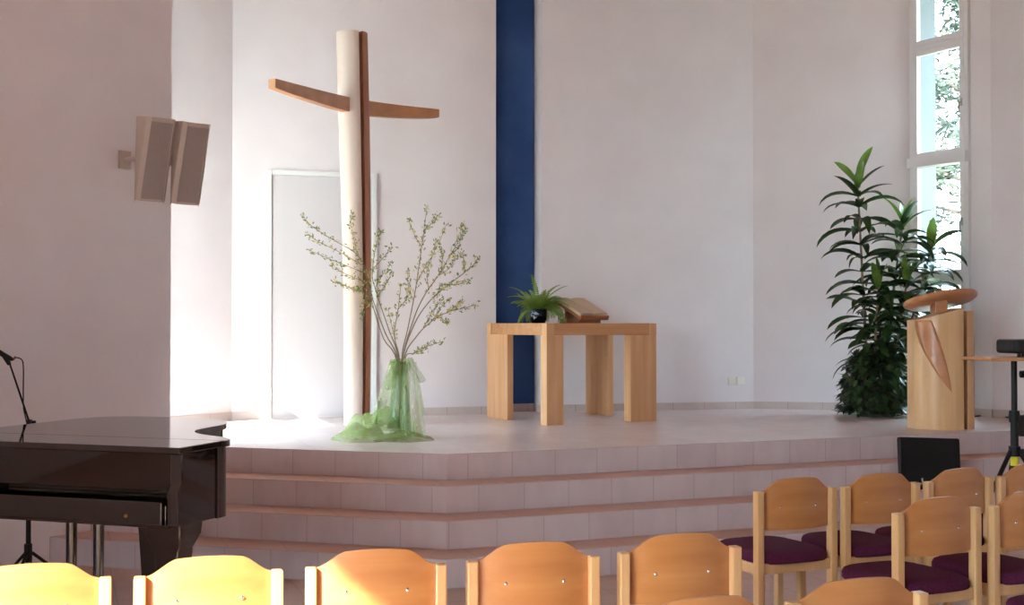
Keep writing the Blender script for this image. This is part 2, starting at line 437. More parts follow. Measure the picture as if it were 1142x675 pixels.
# right-hand tall window
window('window_1', Fp, Gp, STG + .06, CEIL, [Z(310, 11.75), Z(176, 11.75) - .0, Z(48, 11.75)], handle=[1, 2], ledge=Z(178, 11.75))
m = MB(); wn = Vector((.874, .487))
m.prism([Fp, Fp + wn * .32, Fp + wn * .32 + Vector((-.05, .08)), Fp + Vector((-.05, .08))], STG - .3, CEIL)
struct(m.build('trim_1', plain('outer_reveal_shade_grey', sr(104, 112, 114), .7)))  # dark grey puts shade into the outer reveal's colour
m = MB(); wallseg(m, Fp, Gp, 0, STG + .06, .2); struct(m.build('wall_right_sill', M_wall))
# left window, hidden behind the wall with the speaker; an added blind stops sun on the back wall and spreads soft light
PLo = PL + Vector((-.809, .588)) * .16
window('window_2', PLo, A, STG, CEIL, [1.45, 1.70, 3.5])
m = MB(); wallseg(m, PLo, A, 0, STG, .2); struct(m.build('wall_left_sill', M_wall))
m = MB(); q0 = PLo + (A - PLo) * .012; q1 = PLo + (A - PLo) * .988; qn = Vector((.955, .296)) * .075
m.prism([q0 + qn, q1 + qn, q1 + qn * 1.04, q0 + qn * 1.04], 1.72, CEIL - .05)
tag(m.build('added_blind', M_added_blind), 'added unseen white blind over the left window, blocking sun and diffusing it', 'blind')
window('window_3', Vector(WL[0]), Vector(WL[1]), WLZ[0], WLZ[1], [1.2])
for k, (y0, y1) in enumerate(RW):
    window('window_%d' % (k + 4), Vector((6.5, y1)), Vector((6.5, y0)), .5, 3.4, [1.3])

# outside
m = MB(); m.prism([(-60, -60), (80, -60), (80, 90), (-60, 90)], -.6, -.12)
struct(m.build('floor_outside', M_ground))
def tree(x, y, h, crown, label, seed, n):
    rnd = random.Random(seed)
    t = thing('tree', label, 'tree', (x, y, -.12))
    m = MB(); m.tube([(0, 0, 0), (.05, .02, h * .4), (0, .05, h * .97)], [.18, .12, .02], 10); br = []
    for k in range(26):
        z = h * (.40 + .57 * k / 26); a = k * 2.4; l = crown * (1.1 - .8 * k / 26) * rnd.uniform(.7, 1.1)
        p = [Vector((0, 0, z)), Vector((cos(a) * l * .5, sin(a) * l * .5, z + .15 * l)), Vector((cos(a) * l, sin(a) * l, z + .05 * l))]
        br.append(p); m.tube(p, [.04, .025, .01], 5)
    m.build('trunk', M_bark, t, smooth=60)
    m = MB()
    for k in range(n):
        p = rnd.choice(br); s = rnd.uniform(.3, 1.05)
        c = p[0].lerp(p[2], s) + Vector((rnd.gauss(0, .16), rnd.gauss(0, .16), rnd.gauss(.05, .14)))
        a = Vector((rnd.gauss(0, 1), rnd.gauss(0, 1), rnd.gauss(0, .6))).normalized(); b = a.orthogonal().normalized()
        l, w = rnd.uniform(.06, .14), rnd.uniform(.02, .045)
        m.add([c - a * l, c + b * w, c + a * l, c - b * w], [(0, 1, 2, 3)])
    m.build('foliage', M_tree, t)
tree(7.6, 20.5, 8.0, 1.7, 'grey green tree outside seen through the upper pane of the tall right window', 3, 6500)
tree(9.6, 25.5, 4.6, 1.6, 'bushy shrub outside seen through the lower pane of the tall right window', 8, 420)

# ------------------------------------------------------------------ wooden cross
cr = thing('wooden_cross', 'tall wooden cross of a pale peeled trunk with a curved brown crossbar', 'cross', (-1.29, 10.44, STG))
prof = [(0, .108), (.5, .112), (1.2, .116), (2.0, .124), (2.6, .130), (3.27, .130)]
nseg = 56; a0 = radians(-50); hw = .13
m = MB(); rings = []
for i in range(25):
    z = 3.265 * i / 24
    for (za, ra), (zb, rb) in zip(prof, prof[1:]):
        if za <= z <= zb: r = ra + (rb - ra) * (z - za) / (zb - za)
    cx = -.035 * (z / 3.27) + .012 * sin(z * 1.3); cy = .004 * sin(z)
    ring = []
    for k in range(nseg + 1):
        an = a0 + hw + (2 * pi - 2 * hw) * k / nseg
        rr = r * (1 + .018 * sin(3 * an + z) + .01 * sin(5 * an - 2 * z))
        ring.append(Vector((cx + rr * cos(an), cy + rr * sin(an), z)))
    for sgn in (-1, 1):                                            # notch bottom corners
        w = Vector((-sin(a0), cos(a0), 0)) * (.016 * sgn); ring.append(Vector((cx, cy, z)) + Vector((cos(a0), sin(a0), 0)) * r * .15 + w)
    rings.append(ring)
n = nseg + 3
vs = [v for R in rings for v in R]; fs = []; mi = []
for i in range(24):
    for k in range(n):
        k2 = (k + 1) % n
        m_ = 1 if (k >= nseg or k < 8) else 0  # groove and right strip take the painted shade colour
        fs.append(((i * n + k, i * n + k2, (i + 1) * n + k2, (i + 1) * n + k), m_))
m.v = [tuple(v) for v in vs]
for f, k in fs: m.f.append(list(f)); m.mi.append(k); m.uv.append(None)
m.f.append([k for k in range(n)][::-1]); m.mi.append(0); m.uv.append(None)
m.f.append([24 * n + k for k in range(n)]); m.mi.append(0); m.uv.append(None)
m.build('trunk', [M_pole, M_poleshade], cr, smooth=35)
m = MB(); pts = catmull([(-1.83, 9.54, 0), (-1.54, 10.06, 0), (-1.30, 10.42, 0), (-1.0, 10.70, 0), (-.65, 10.93, 0)], 8); rings = []
NB = len(pts) - 1
for i, p in enumerate(pts):
    t = (pts[min(i + 1, NB)] - pts[max(i - 1, 0)]).normalized(); nrm = Vector((t.y, -t.x, 0))
    s = i / NB; hh = .070 + .052 * (1 - (2 * s - 1) ** 2); tw = .035
    c = Vector((p.x + 1.29, p.y - 10.44, 0)); top = 3.39 - STG
    rings += [c + nrm * tw + Vector((0, 0, top - hh)), c - nrm * tw + Vector((0, 0, top - hh)), c - nrm * tw + Vector((0, 0, top)), c + nrm * tw + Vector((0, 0, top))]
fs = []
for i in range(NB):
    for k in range(4):
        k2 = (k + 1) % 4; fs.append((i * 4 + k, i * 4 + k2, (i + 1) * 4 + k2, (i + 1) * 4 + k))
fs += [(3, 2, 1, 0), tuple(NB * 4 + k for k in range(4))]
m.add(rings, fs)
bar = m.build('crossbar', M_cross, cr, bevel=.004); bar['label'] = 'brown crossbar with thinner ends'

# ------------------------------------------------------------------ altar table
aa = radians(29); af = Vector((cos(aa), sin(aa))); al = Vector((-sin(aa), cos(aa)))
TW = 1.107; TD = 1.055; TH = .845; AO = Vector((.286, 10.37))
alt = thing('altar_table', 'heavy light wood altar table with four plank legs before the blue strip', 'table', (AO.x, AO.y, STG), aa)
m = MB(); m.box((TW / 2, TD / 2, TH - .05), (TW - .02, TD - .02, .10)); m.build('tabletop', M_altarX, alt, bevel=.004)
def aleg(x0, x1, y0, y1):
    m = MB(); m.prism([(x0, y0), (x1, y0), (x1, y1), (x0, y1)], 0, TH - .10)
    # corner tenon that rises flush with the top, outside the slab
    tx0, tx1 = (x0, x0 + .012) if x0 < .5 else (x1 - .012, x1)
    ty0, ty1 = (y0, y0 + .012) if y0 < .5 else (y1 - .012, y1)
    wx = min(x1 - x0, .075); wy = min(y1 - y0, .075)
    cx0, cx1 = (x0, x0 + wx) if x0 < .5 else (x1 - wx, x1)
    cy0, cy1 = (y0, y0 + wy) if y0 < .5 else (y1 - wy, y1)
    m2 = MB()
    m2.prism([(cx0, ty0), (cx1, ty0), (cx1, ty1), (cx0, ty1)], TH - .10, TH)
    yy0, yy1 = (ty1, cy1) if y0 < .5 else (cy0, ty0)
    m2.prism([(tx0, yy0), (tx1, yy0), (tx1, yy1), (tx0, yy1)], TH - .10, TH)
    o = m.build('leg', M_altar, alt, bevel=.004)
    m2.build('corner_lap', M_altar, o)
aleg(0, .165, 0, .10)                          # near
aleg(0, .06, TD - .38, TD)                      # left
aleg(TW - .27, TW, 0, .10)                      # right
aleg(TW - .06, TW, TD - .38, TD)                # back

def onaltar(x, y): 
    v = AO + af * x + al * y
    return (v.x, v.y, STG + TH)
# book on its stand
bs = thing('book_stand', 'low sloping wooden book stand under the open book on the altar table', 'book stand', onaltar(.68, .50), aa + radians(11))
tilt = radians(25); W2 = .34; D2 = .37
m = MB(); m.box((0, .05, .02), (.26, .26, .04)); m.box((0, .13, .09), (.2, .03, .12)); m.build('base', M_stand, bs, bevel=.003)
Mt = Matrix.Rotation(tilt, 3, 'X')
cb = Vector((0, .03, .115))
m = MB(); m.box(cb, (W2, D2, .022), M=Mt); m.box(cb + Mt @ Vector((0, -D2 / 2 + .01, .02)), (W2, .018, .02), M=Mt); m.build('board', M_stand, bs, bevel=.003)
bk = thing('open_book', 'large open book with tan pages lying on the sloping stand on the altar', 'book', onaltar(.68, .50), aa + radians(11))
m = MB()
BW, BD = .325, .335
def page_top(u): 
    s = abs(2 * u - 1)
    return .020 + .016 * (1 - (1 - s) ** 3) * (1 - .45 * s) if s > .04 else .016
nu = 28
tops = []; bots = []
for j in (0, 1):
    for i in range(nu + 1):
        u = i / nu
        tops.append(cb + Mt @ Vector(((u - .5) * BW, (j - .5) * BD + .01, .0135 + page_top(u))))
        bots.append(cb + Mt @ Vector(((u - .5) * BW, (j - .5) * BD + .01, .0135)))
k = nu + 1
vs = tops + bots; fs = []
for i in range(nu):
    fs += [(i, i + 1, k + i + 1, k + i), (2 * k + i + 1, 2 * k + i, 3 * k + i, 3 * k + i + 1), (2 * k + i, 2 * k + i + 1, i + 1, i), (k + i, k + i + 1, 3 * k + i + 1, 3 * k + i)]
fs += [(0, k, 3 * k, 2 * k), (nu, 2 * k + nu, 3 * k + nu, k + nu)]
m.add(vs, fs); m.build('page_block', M_page, bk, smooth=40)
m = MB(); m.box(cb + Mt @ Vector((0, .01, .0122)), (BW + .012, BD + .008, .003), M=Mt); m.build('cover', M_stand, bk)

# fern in a dark pot
def frond(m, base, az, length, lift, droop, rnd, wid=.05, n=18):
    pts = []; p = Vector(base); el = lift
    for i in range(n + 1):
        pts.append(p.copy())
        el -= droop / n
        p = p + Vector((cos(az) * cos(el), sin(az) * cos(el), sin(el))) * (length / n)
    m.tube(pts, .0022, 4)
    for i in range(2, n + 1):
        t = (pts[min(i + 1, n)] - pts[i - 1]).normalized(); side = t.cross(Vector((0, 0, 1)))
        if side.length < 1e-3: side = Vector((1, 0, 0))
        side.normalize(); s = i / n; w = wid * (1 - s * .75) * rnd.uniform(.85, 1.15)
        for sg in (-1, 1):
            a = pts[i]; b = a + side * sg * w + t * w * .35 + Vector((0, 0, -.25 * w)); q = length / n * .9
            mid = a.lerp(b, .5)
            m.add([a, mid + t * q * .7, b, mid - t * q * .5], [(0, 1, 2, 3)])
fp = onaltar(.31, .67)
fern = thing('potted_fern', 'bushy green fern in a small dark glazed pot on the altar table', 'plant', fp)
m = MB(); m.lathe([(.058, 0), (.074, .03), (.078, .07), (.074, .115), (.079, .125), (.073, .125), (.068, .108), (.01, .106)], n=32); m.build('pot', M_pot, fern, smooth=50)
rnd = random.Random(5)
m = MB()
for k in range(9):
    a = radians(-118 + rnd.uniform(-22, 22)); z = .07 + rnd.uniform(-.028, .028)
    r0 = .0795; c = Vector((cos(a) * r0, sin(a) * r0, z)); u = Vector((-sin(a), cos(a), 0)); v = Vector((0, 0, 1)); b = rnd.uniform(0, pi)
    uu = u * cos(b) + v * sin(b); vv = v * cos(b) - u * sin(b)
    m.add([c - uu * .02, c + vv * .006, c + uu * .02, c - vv * .006], [(0, 1, 2, 3)])
m.build('leaf_motif', M_potmark, fern)
m = MB()
for k in range(90):
    a = k * 2.39996 + rnd.uniform(-.2, .2); q = rnd.random()
    front = cos(a + aa - radians(-105)) > .2
    frond(m, (cos(a) * .03, sin(a) * .03, .11), a, rnd.uniform(.2, .36) * (.7 if front else 1), radians(rnd.uniform(45, 85) if front else rnd.uniform(30, 85)), radians(rnd.uniform(30, 80) if front else rnd.uniform(50, 170)), rnd)
for az, l, li, dr in ((205, .34, 62, 75), (160, .36, 70, 60), (250, .36, 82, 40), (20, .36, 66, 50), (45, .38, 72, 60), (340, .34, 55, 150), (350, .36, 40, 130), (325, .36, 50, 150), (215, .34, 30, 130), (5, .32, 30, 130)):
    frond(m, (0, 0, .11), radians(az), l, radians(li), radians(dr), rnd)
m.build('fronds', M_fern, fern)

# ------------------------------------------------------------------ branches in the draped vase
VX, VY = X(447, 9.35), 9.35
vase = thing('floor_vase', 'tall clear glass floor vase wrapped in green organza holding the branches', 'vase', (VX, VY, STG))
m = MB(); m.lathe([(.085, 0), (.09, .02), (.075, .15), (.055, .32), (.048, .42), (.065, .56), (.061, .56), (.044, .42), (.05, .32), (.07, .15), (.08, .025), (.01, .02)], n=28)
m.build('vase_body', M_glass, vase, smooth=60)
twigs = [
 ('long branch reaching far left across the cross', [(444, 404), (430, 372), (416, 335), (408, 305), (398, 284), (372, 268), (350, 254), (337, 241)],
   [[(404, 296), (380, 282), (356, 270), (343, 262)], [(408, 305), (385, 296), (365, 288), (347, 280)], [(400, 287), (394, 265), (391, 248), (393, 238)]]),
 ('branch bending left with low side shoots', [(443, 404), (428, 378), (417, 345), (409, 318), (395, 310), (378, 302), (372, 296)],
   [[(409, 318), (395, 322), (382, 318), (373, 315)], [(417, 345), (406, 330), (398, 322)], [(412, 328), (405, 340), (403, 352)]]),
 ('branch rising beside the trunk to a fork', [(445, 404), (433, 366), (421, 330), (415, 305), (425, 290), (437, 276)],
   [[(415, 305), (417, 285), (421, 268), (424, 258)], [(419, 320), (427, 306), (436, 295)], [(421, 330), (430, 318), (437, 305)]]),
 ('short upright twig left of the middle', [(446, 404), (440, 375), (444, 345), (447, 318)], [[(441, 378), (436, 360), (433, 345)], [(444, 345), (452, 335), (456, 322)]]),
 ('tall branch standing straightest of the bunch', [(448, 404), (455, 366), (463, 325), (468, 290), (472, 262), (476, 231)],
   [[(470, 275), (462, 262), (456, 246)], [(473, 258), (482, 248), (488, 240)], [(465, 315), (474, 298), (484, 282), (486, 268)], [(461, 335), (455, 318), (455, 302)]]),
 ('branch leaning right with a feathery top', [(449, 404), (460, 360), (472, 332), (488, 308), (502, 285), (512, 268), (519, 256)],
   [[(488, 308), (500, 300), (508, 288)], [(502, 285), (512, 274), (514, 250)], [(478, 322), (476, 305), (480, 292)], [(492, 303), (493, 285), (490, 272), (497, 252)]]),
 ('branch spreading right to a forked end', [(449, 404), (462, 362), (480, 335), (500, 318), (518, 304), (528, 295), (533, 288)],
   [[(518, 304), (517, 292), (516, 282)], [(500, 318), (512, 317), (524, 313)], [(480, 335), (490, 326), (494, 318)]]),
 ('low branch stretching right above the altar height', [(450, 404), (464, 376), (482, 358), (500, 348), (516, 344), (531, 340)],
   [[(482, 358), (492, 343), (502, 334)], [(500, 348), (508, 342), (515, 336)], [(472, 366), (484, 345), (492, 336)], [(490, 354), (500, 360), (498, 358)]]),
 ('lowest thin twig at the right of the vase mouth', [(451, 404), (462, 394), (475, 387), (494, 381)], [[(462, 394), (470, 391), (478, 384)]]),
]
rnd = random.Random(11)
def leaflet(m, c, d, l, w, mi):
    d = d.normalized(); b = d.orthogonal().normalized(); b.rotate(Matrix.Rotation(rnd.uniform(0, 6.28), 3, d))
    m.add([c, c + d * l * .5 + b * w, c + d * l, c + d * l * .5 - b * w], [(0, 1, 2, 3)], mi=mi)
for k, (lab, main, subs) in enumerate(twigs):
    t = thing('flowering_branch', lab + ', in the green draped vase', 'branch', (VX, VY, STG + .03), group='branches in the vase')
    inv = Vector((VX, VY, STG + .03)); dy = rnd.uniform(-.35, .30)
    def conv(pl, s0, s1):
        out = []
        for i, (px, py) in enumerate(pl):
            s = s0 + (s1 - s0) * i / (len(pl) - 1)
            out.append(P(px, VY + dy * s * s, py) - inv)
        return out
    mp = conv(main, 0, 1)
    foot = Vector((rnd.uniform(-.02, .02), rnd.uniform(-.02, .02), 0.0))
    mp = [foot] + mp
    mc = catmull(mp, 5); n = len(mc)
    m = MB(); m.tube(mc, [.0040 * (1 - i / n) + .0014 for i in range(n)], 6)
    lf = MB(); paths = [(mc, .45)]
    for sp in subs:
        ty = (main[0][1] - sp[0][1]) / (main[0][1] - main[-1][1]); s0 = max(0, min(1, ty))
        sc = catmull(conv(sp, s0, min(1, s0 + .25)), 5); q = len(sc)
        m.tube(sc, [.0020 * (1 - i / q) + .0010 for i in range(q)], 5); paths.append((sc, .1))
    m.build('twig', M_twig, t, smooth=60)
    for path, start in paths:
        q = len(path)
        for i in range(int(q * start), q):
            rep = 5
            for r_ in range(rep):
                a = path[i]; b = path[min(i + 1, q - 1)]
                c = a.lerp(b, rnd.random()) + Vector((rnd.gauss(0, .010), rnd.gauss(0, .010), rnd.gauss(0, .010))); tdir = (path[min(i + 1, q - 1)] - path[max(i - 1, 0)]).normalized()
                out = Vector((rnd.gauss(0, 1), rnd.gauss(0, 1), rnd.gauss(.3, 1))); 
                if rnd.random() < .62: leaflet(lf, c, tdir * .7 + out * .6, rnd.uniform(.018, .036), rnd.uniform(.004, .0075), 0)
                if rnd.random() < .26 + .3 * (1 - i / q): leaflet(lf, c, out, rnd.uniform(.014, .026), rnd.uniform(.006, .010), 1)
    lf.build('leaves_and_blossoms', [M_twigleaf, M_bloss], t)

# sheer green cloth round the vase, spilling on to the stage
cl = thing('organza_cloth', 'sheer green organza cloth tied round the vase and spilling onto the stage', 'cloth', (VX, VY, STG))
o_ = Vector((VX, VY, STG))
def skirt(u, v):                      # wrapped body, gathers and flares
    an = 2 * pi * u; z = .565 - v * .5
    r = (.052 + .018 * (1 - v) ** 8 + .022 * v ** 1.5) * (1 + .16 * sin(7 * an + 2 * v) + .08 * sin(13 * an))
    return Vector((r * cos(an) - .015 * v, r * sin(an), z))
m = MB(); m.grid(skirt, 72, 16); m.build('wrap', M_org, cl, smooth=180)
def ribbon(top, bot, w0, w1, folds, amp, bow, ph=0.0, lean=0.0):
    top = Vector(top); bot = Vector(bot)
    def fn(u, v):
        p = top.lerp(bot, v); w = w0 + (w1 - w0) * v ** .8
        x = (u - .5) * w; y = amp * (.3 + v) * sin(folds * 2 * pi * u + ph + v) - bow * sin(pi * v)
        return p + Vector((x + lean * u * v, y, -.02 * sin(pi * u) * v))
    return fn
pp = lambda px, py, dy=0.0: P(px, VY + dy, py) - o_
m = MB(); m.grid(ribbon(pp(456, 400, -.06), pp(461, 484, -.16), .07, .20, 2.5, .025, .03), 40, 24); m.build('right_drape', M_org2, cl, smooth=180)
m = MB(); m.grid(ribbon(pp(440, 401, -.06), pp(424, 470, -.2), .06, .14, 2.0, .022, .03, 1.0), 32, 24); m.build('left_drape', M_org, cl, smooth=180)
m = MB(); m.grid(ribbon(pp(444, 400, -.09), pp(434, 432, -.12), .05, .10, 1.5, .02, .02), 24, 14); m.build('left_loop', M_org, cl, smooth=180)
m = MB(); m.grid(ribbon(pp(457, 399, -.07), pp(470, 424, -.08), .035, .07, 1.2, .015, .02, .5, .0), 20, 12); m.build('right_loop', M_org2, cl, smooth=180)
m = MB(); m.grid(ribbon(pp(462, 404, -.05), pp(470, 462, -.09), .03, .06, 1.2, .015, .02, 1.5), 20, 16); m.build('side_tail', M_org2, cl, smooth=180)
m = MB(); m.tube([Vector((.075 * cos(a * pi / 12), .075 * sin(a * pi / 12), .548 + .008 * sin(a))) for a in range(25)], .011, 6); m.build('knot', M_org, cl, smooth=180)
def mound(cx, cy, rx, ry, h, seed, rot=0.0):
    rr = random.Random(seed); ph = [rr.uniform(0, 6.28) for _ in range(6)]
    def fn(u, v):
        an = 2 * pi * u; s = v
        edge = 1 + .10 * sin(3 * an + ph[0]) + .07 * sin(5 * an + ph[1])
        x = rx * s * edge * cos(an); y = ry * s * edge * sin(an)
        z = h * (1 - s ** 2.2) * (1 + .28 * sin(x * 30 + y * 18 + ph[2]) + .24 * sin(x * 14 - y * 34 + ph[3])) + .022 * abs(sin(4 * an + 5 * s + ph[4])) * s * (1 - s ** 6) + .006
        xr = x * cos(rot) - y * sin(rot); yr = x * sin(rot) + y * cos(rot)
        return Vector((cx + xr, cy + yr, max(.004, z)))
    return fn
def gpos(px, py):
    g = G(px, py, STG); return g - o_
g = gpos(424, 487); m = MB(); m.grid(mound(g.x, g.y + .1, .29, .34, .145, 2), 80, 26); m.build('heap', M_org, cl, smooth=180)
g = gpos(402, 492); m = MB(); m.grid(mound(g.x, g.y + .05, .19, .24, .085, 6), 64, 22); m.build('fold', M_org, cl, smooth=180)
g = gpos(450, 492); m = MB(); m.grid(mound(g.x, g.y + .05, .20, .22, .045, 9), 64, 22); m.build('trailing_end', M_org, cl, smooth=180)

# ------------------------------------------------------------------ dracaena in the corner
DP = Vector((X(977, 11.45), 11.45, STG))
dr = thing('potted_dracaena', 'tall dark green dracaena with strap leaves in the corner beside the window', 'plant', DP)
def leaf(m, base, az, length, w, el, droop, rnd, n=8, mi=0):
    p = Vector(base); pts = []; els = []
    for i in range(n + 1):
        pts.append(p.copy()); els.append(el)
        p = p + Vector((cos(az) * cos(el), sin(az) * cos(el), sin(el))) * (length / n); el -= droop / n * (.5 + i / n)
    side = Vector((-sin(az), cos(az), 0)); vs = []; tw = rnd.uniform(-1.0, 1.0)
    for i, q in enumerate(pts):
        s = i / n; ww = w * (sin(pi * min(1, s * .86 + .14)) ** .75 if s < 1 else 0.02)
        nrm = Vector((-cos(az) * sin(els[i]), -sin(az) * sin(els[i]), cos(els[i])))
        sd = side * cos(tw * s) + nrm * sin(tw * s)
        vs += [q - sd * ww + nrm * ww * .35, q, q + sd * ww + nrm * ww * .35]
    fs = []
    for i in range(n): fs += [(3 * i, 3 * i + 1, 3 * i + 4, 3 * i + 3), (3 * i + 1, 3 * i + 2, 3 * i + 5, 3 * i + 4)]
    m.add(vs, fs, mi=mi)
m = MB(); m.lathe([(.16, 0), (.19, .05), (.21, .30), (.225, .32), (.20, .32), (.19, .29), (.01, .28)], n=32); m.build('planter', M_terra, dr, smooth=50)
m = MB(); m.lathe([(.188, .279), (.1, .295), (.005, .30)], n=24); m.build('soil', M_soil, dr)
rnd = random.Random(21)
stems = [((968, 440), (963, 330), (957, 202), -.05, 74, .40), ((985, 440), (996, 330), (1008, 246), .10, 62, .38), ((990, 440), (1022, 340), (1040, 272), -.02, 52, .34), ((975, 440), (976, 380), (980, 318), -.22, 44, .36), ((985, 440), (1000, 380), (1012, 312), -.20, 44, .36)]
for a, b, c, dy, nl, L_ in stems:
    pa, pb, pc = [P(q[0], 11.45 + dy * s, q[1]) - DP for q, s in ((a, .3), (b, .8), (c, 1))]
    path = catmull([pa, pb, pc], 10)
    m = MB(); m.tube(path, [.016 - .008 * i / len(path) for i in range(len(path))], 8); m.build('cane', M_stem, dr, smooth=60)
    m = MB(); n = len(path)
    for k in range(nl):
        s = .18 + .82 * (k / (nl - 1)) ** .85
        i = min(n - 1, int(s * (n - 1))); p = path[i]
        az = k * 2.39996 + rnd.uniform(-.25, .25); top = max(0, (s - .9) / .1)
        el = radians(18 + 60 * top + rnd.uniform(-14, 14)); drp = radians(78 - 60 * top + rnd.uniform(-22, 22))
        # towards the wall the leaves stay shorter
        ln = L_ * 1.12 * rnd.uniform(.78, 1.08) * (1 - .3 * max(0, sin(az))) * (1 - .25 * top)
        leaf(m, p, az, ln, rnd.uniform(.034, .050), el, drp, rnd, mi=1 if top > .55 else 0)
    m.build('leaf_crown', [M_drac, M_dracy], dr, smooth=60)
m = MB(); rnd = random.Random(4)
def ivy(m, c, d, l):
    d = d.normalized(); s = d.cross(Vector((0, 0, 1)));
    if s.length < .05: s = Vector((1, 0, 0))
    s.normalize(); u = s.cross(d)
    m.add([c, c + d * l * .35 + s * l * .34 + u * l * .06, c + d * l, c + d * l * .35 - s * l * .34 + u * l * .06, c + d * l * .4], [(0, 1, 4), (1, 2, 4), (2, 3, 4), (3, 0, 4)])
for k in range(1100):
    z = rnd.uniform(.01, .62) ** 1.0; az = rnd.uniform(0, 2 * pi)
    R = .30 * (1 - .25 * max(0, (z - .35) / .27)) * (1 + .12 * sin(5 * az) + .1 * sin(3 * az + z * 9))
    r = R * rnd.uniform(.80, 1.02)
    if sin(az) > 0: r *= .85
    if z > .36: r *= rnd.uniform(.1, 1) ** .5
    r = max(r, .225 if z < .34 else 0)
    c = Vector((r * cos(az) - .02, r * sin(az), z)); d = Vector((cos(az) * .55 + rnd.gauss(0, .3), sin(az) * .55 + rnd.gauss(0, .3), -.55 + rnd.gauss(0, .3)))
    if c.z + d.normalized().z * .09 < .005: d.z = .1
    ivy(m, c, d, rnd.uniform(.07, .12))
m.build('trailing_ivy', M_ivy, dr)

# ------------------------------------------------------------------ lectern
LP = Vector((X(1051, 10.12), 10.12, STG))
le = thing('lectern', 'light wooden lectern of split round trunk with tilted oval top on the stage', 'lectern', LP)
R0 = .245
def lect_body(name, a0_, a1_, z_top, sc_cut):
    """sector of a half-round trunk"""
    m = MB(); n = 40; nz = 28
    ring = lambda z, s: None
    cols = [a0_ + (a1_ - a0_) * k / n for k in range(n + 1)]
    vs = []
    for j in range(nz + 1):
        for k, an in enumerate(cols):
            x = R0 * cos(an); y = R0 * sin(an) * .8
            zt = z_top(x); z = zt * j / nz
            if sc_cut:                       # oblique planar cut on the left front: pushes the surface back
                d = sc_cut(x, z)
                y = max(y, y + d)
            vs.append(Vector((x, y, z)))
    W = n + 1; fs = []
    for j in range(nz):
        for k in range(n): fs.append((j * W + k, j * W + k + 1, (j + 1) * W + k + 1, (j + 1) * W + k))
    nb = len(vs)
    # back: flat
    xa, xb = vs[0].x, vs[n].x
    yb = .13
    bk_ = []
    for j in range(nz + 1):
        for x in (xb, xa):
            bk_.append(Vector((x, yb, z_top(x) * j / nz)))
    vs += bk_
    for j in range(nz):
        b0 = nb + 2 * j
        fs.append((b0, b0 + 1, b0 + 3, b0 + 2))
        fs.append((j * W + n, b0, b0 + 2, (j + 1) * W + n)); fs.append((b0 + 1, j * W, (j + 1) * W, b0 + 3))
    fs.append(tuple(range(W))[::-1] + (nb + 1, nb)) if False else None
    fs.append(tuple([nb + 1, nb] + [k for k in range(W)][::-1])); fs.append(tuple([nz * W + k for k in range(W)] + [nb + 2 * nz, nb + 2 * nz + 1]))
    fs = [f for f in fs if f]
    m.add(vs, fs)
    return m.build(name, M_lect, le, smooth=30)
topz = lambda x: .868 + .095 * (x + .245) / .33
lect_body('body', radians(180), radians(296), topz, None)
lect_body('side_post', radians(305), radians(360), lambda x: .94 + .02 * x, None)
m = MB(); m.box((.118, .04, .45), (.05, .16, .90)); m.build('core', M_lectTop, le)
# carved crescent inlay on the left of the body: follows the round face
m = MB(); n = 30; q = 6; vs = []
for i in range(n + 1):
    t = i / n; z = .868 - .565 * t
    xl = -.238 + .238 * t ** 2.0; xr = max(xl + .002, -.142 * (1 - t) ** 1.4)
    for k in range(q + 1):
        x = xl + (xr - xl) * k / q; y = -.8 * sqrt(max(0, R0 ** 2 - x * x)) - .003
        vs.append(Vector((x, y, z)))
fs = [(i * (q + 1) + k, (i + 1) * (q + 1) + k, (i + 1) * (q + 1) + k + 1, i * (q + 1) + k + 1) for i in range(n) for k in range(q)]
m.add(vs, fs); o = m.build('carved_crescent', M_lectTop, le, smooth=180, solid=.005)
Mt = Matrix.Rotation(radians(-12), 3, 'Y') @ Matrix.Rotation(radians(14), 3, 'X')
Mt = Matrix.Rotation(radians(-7), 3, 'Y') @ Matrix.Rotation(radians(-17), 3, 'X')
m = MB(); prof = [(.02, 0), (.262, 0), (.292, .018), (.297, .032), (.292, .046), (.27, .05), (.01, .05)]
m.lathe(prof, (-.01, .0, 1.005), 56, Mt @ Matrix.Diagonal((1, .74, 1)))
m.build('reading_top', M_lectTop, le, smooth=40)
m = MB(); m.prism([(-.08, -.07), (.02, -.07), (.02, .06), (-.08, .06)], .93, 1.04); m.build('neck', M_lectTop, le, bevel=.004)

# ------------------------------------------------------------------ wall sockets
dE = (E - D).normalized(); nE = Vector((dE.y, -dE.x))
for k, px in enumerate((815.5, 825.5)):
    q = isect(Vector((0, 0)), Vector(((px - 571) / F, 1)), D, dE); 
    s = thing('wall_socket', ('left' if k == 0 else 'right') + ' one of the two white wall sockets low on the back wall', 'socket', (q.x + nE.x * .001, q.y + nE.y * .001, Z(425, q.y)), atan2(dE.y, dE.x))
    m = MB(); m.box((0, -.006, 0), (.078, .012, .08)); m.build('plate', M_socket, s, bevel=.004)
    m = MB(); m.lathe([(.021, 0), (.021, .003), (.018, .003), (.018, .001)], (0, -.012, 0), 20, Matrix.Rotation(pi / 2, 3, 'X')); m.build('outlet', M_socket, s)

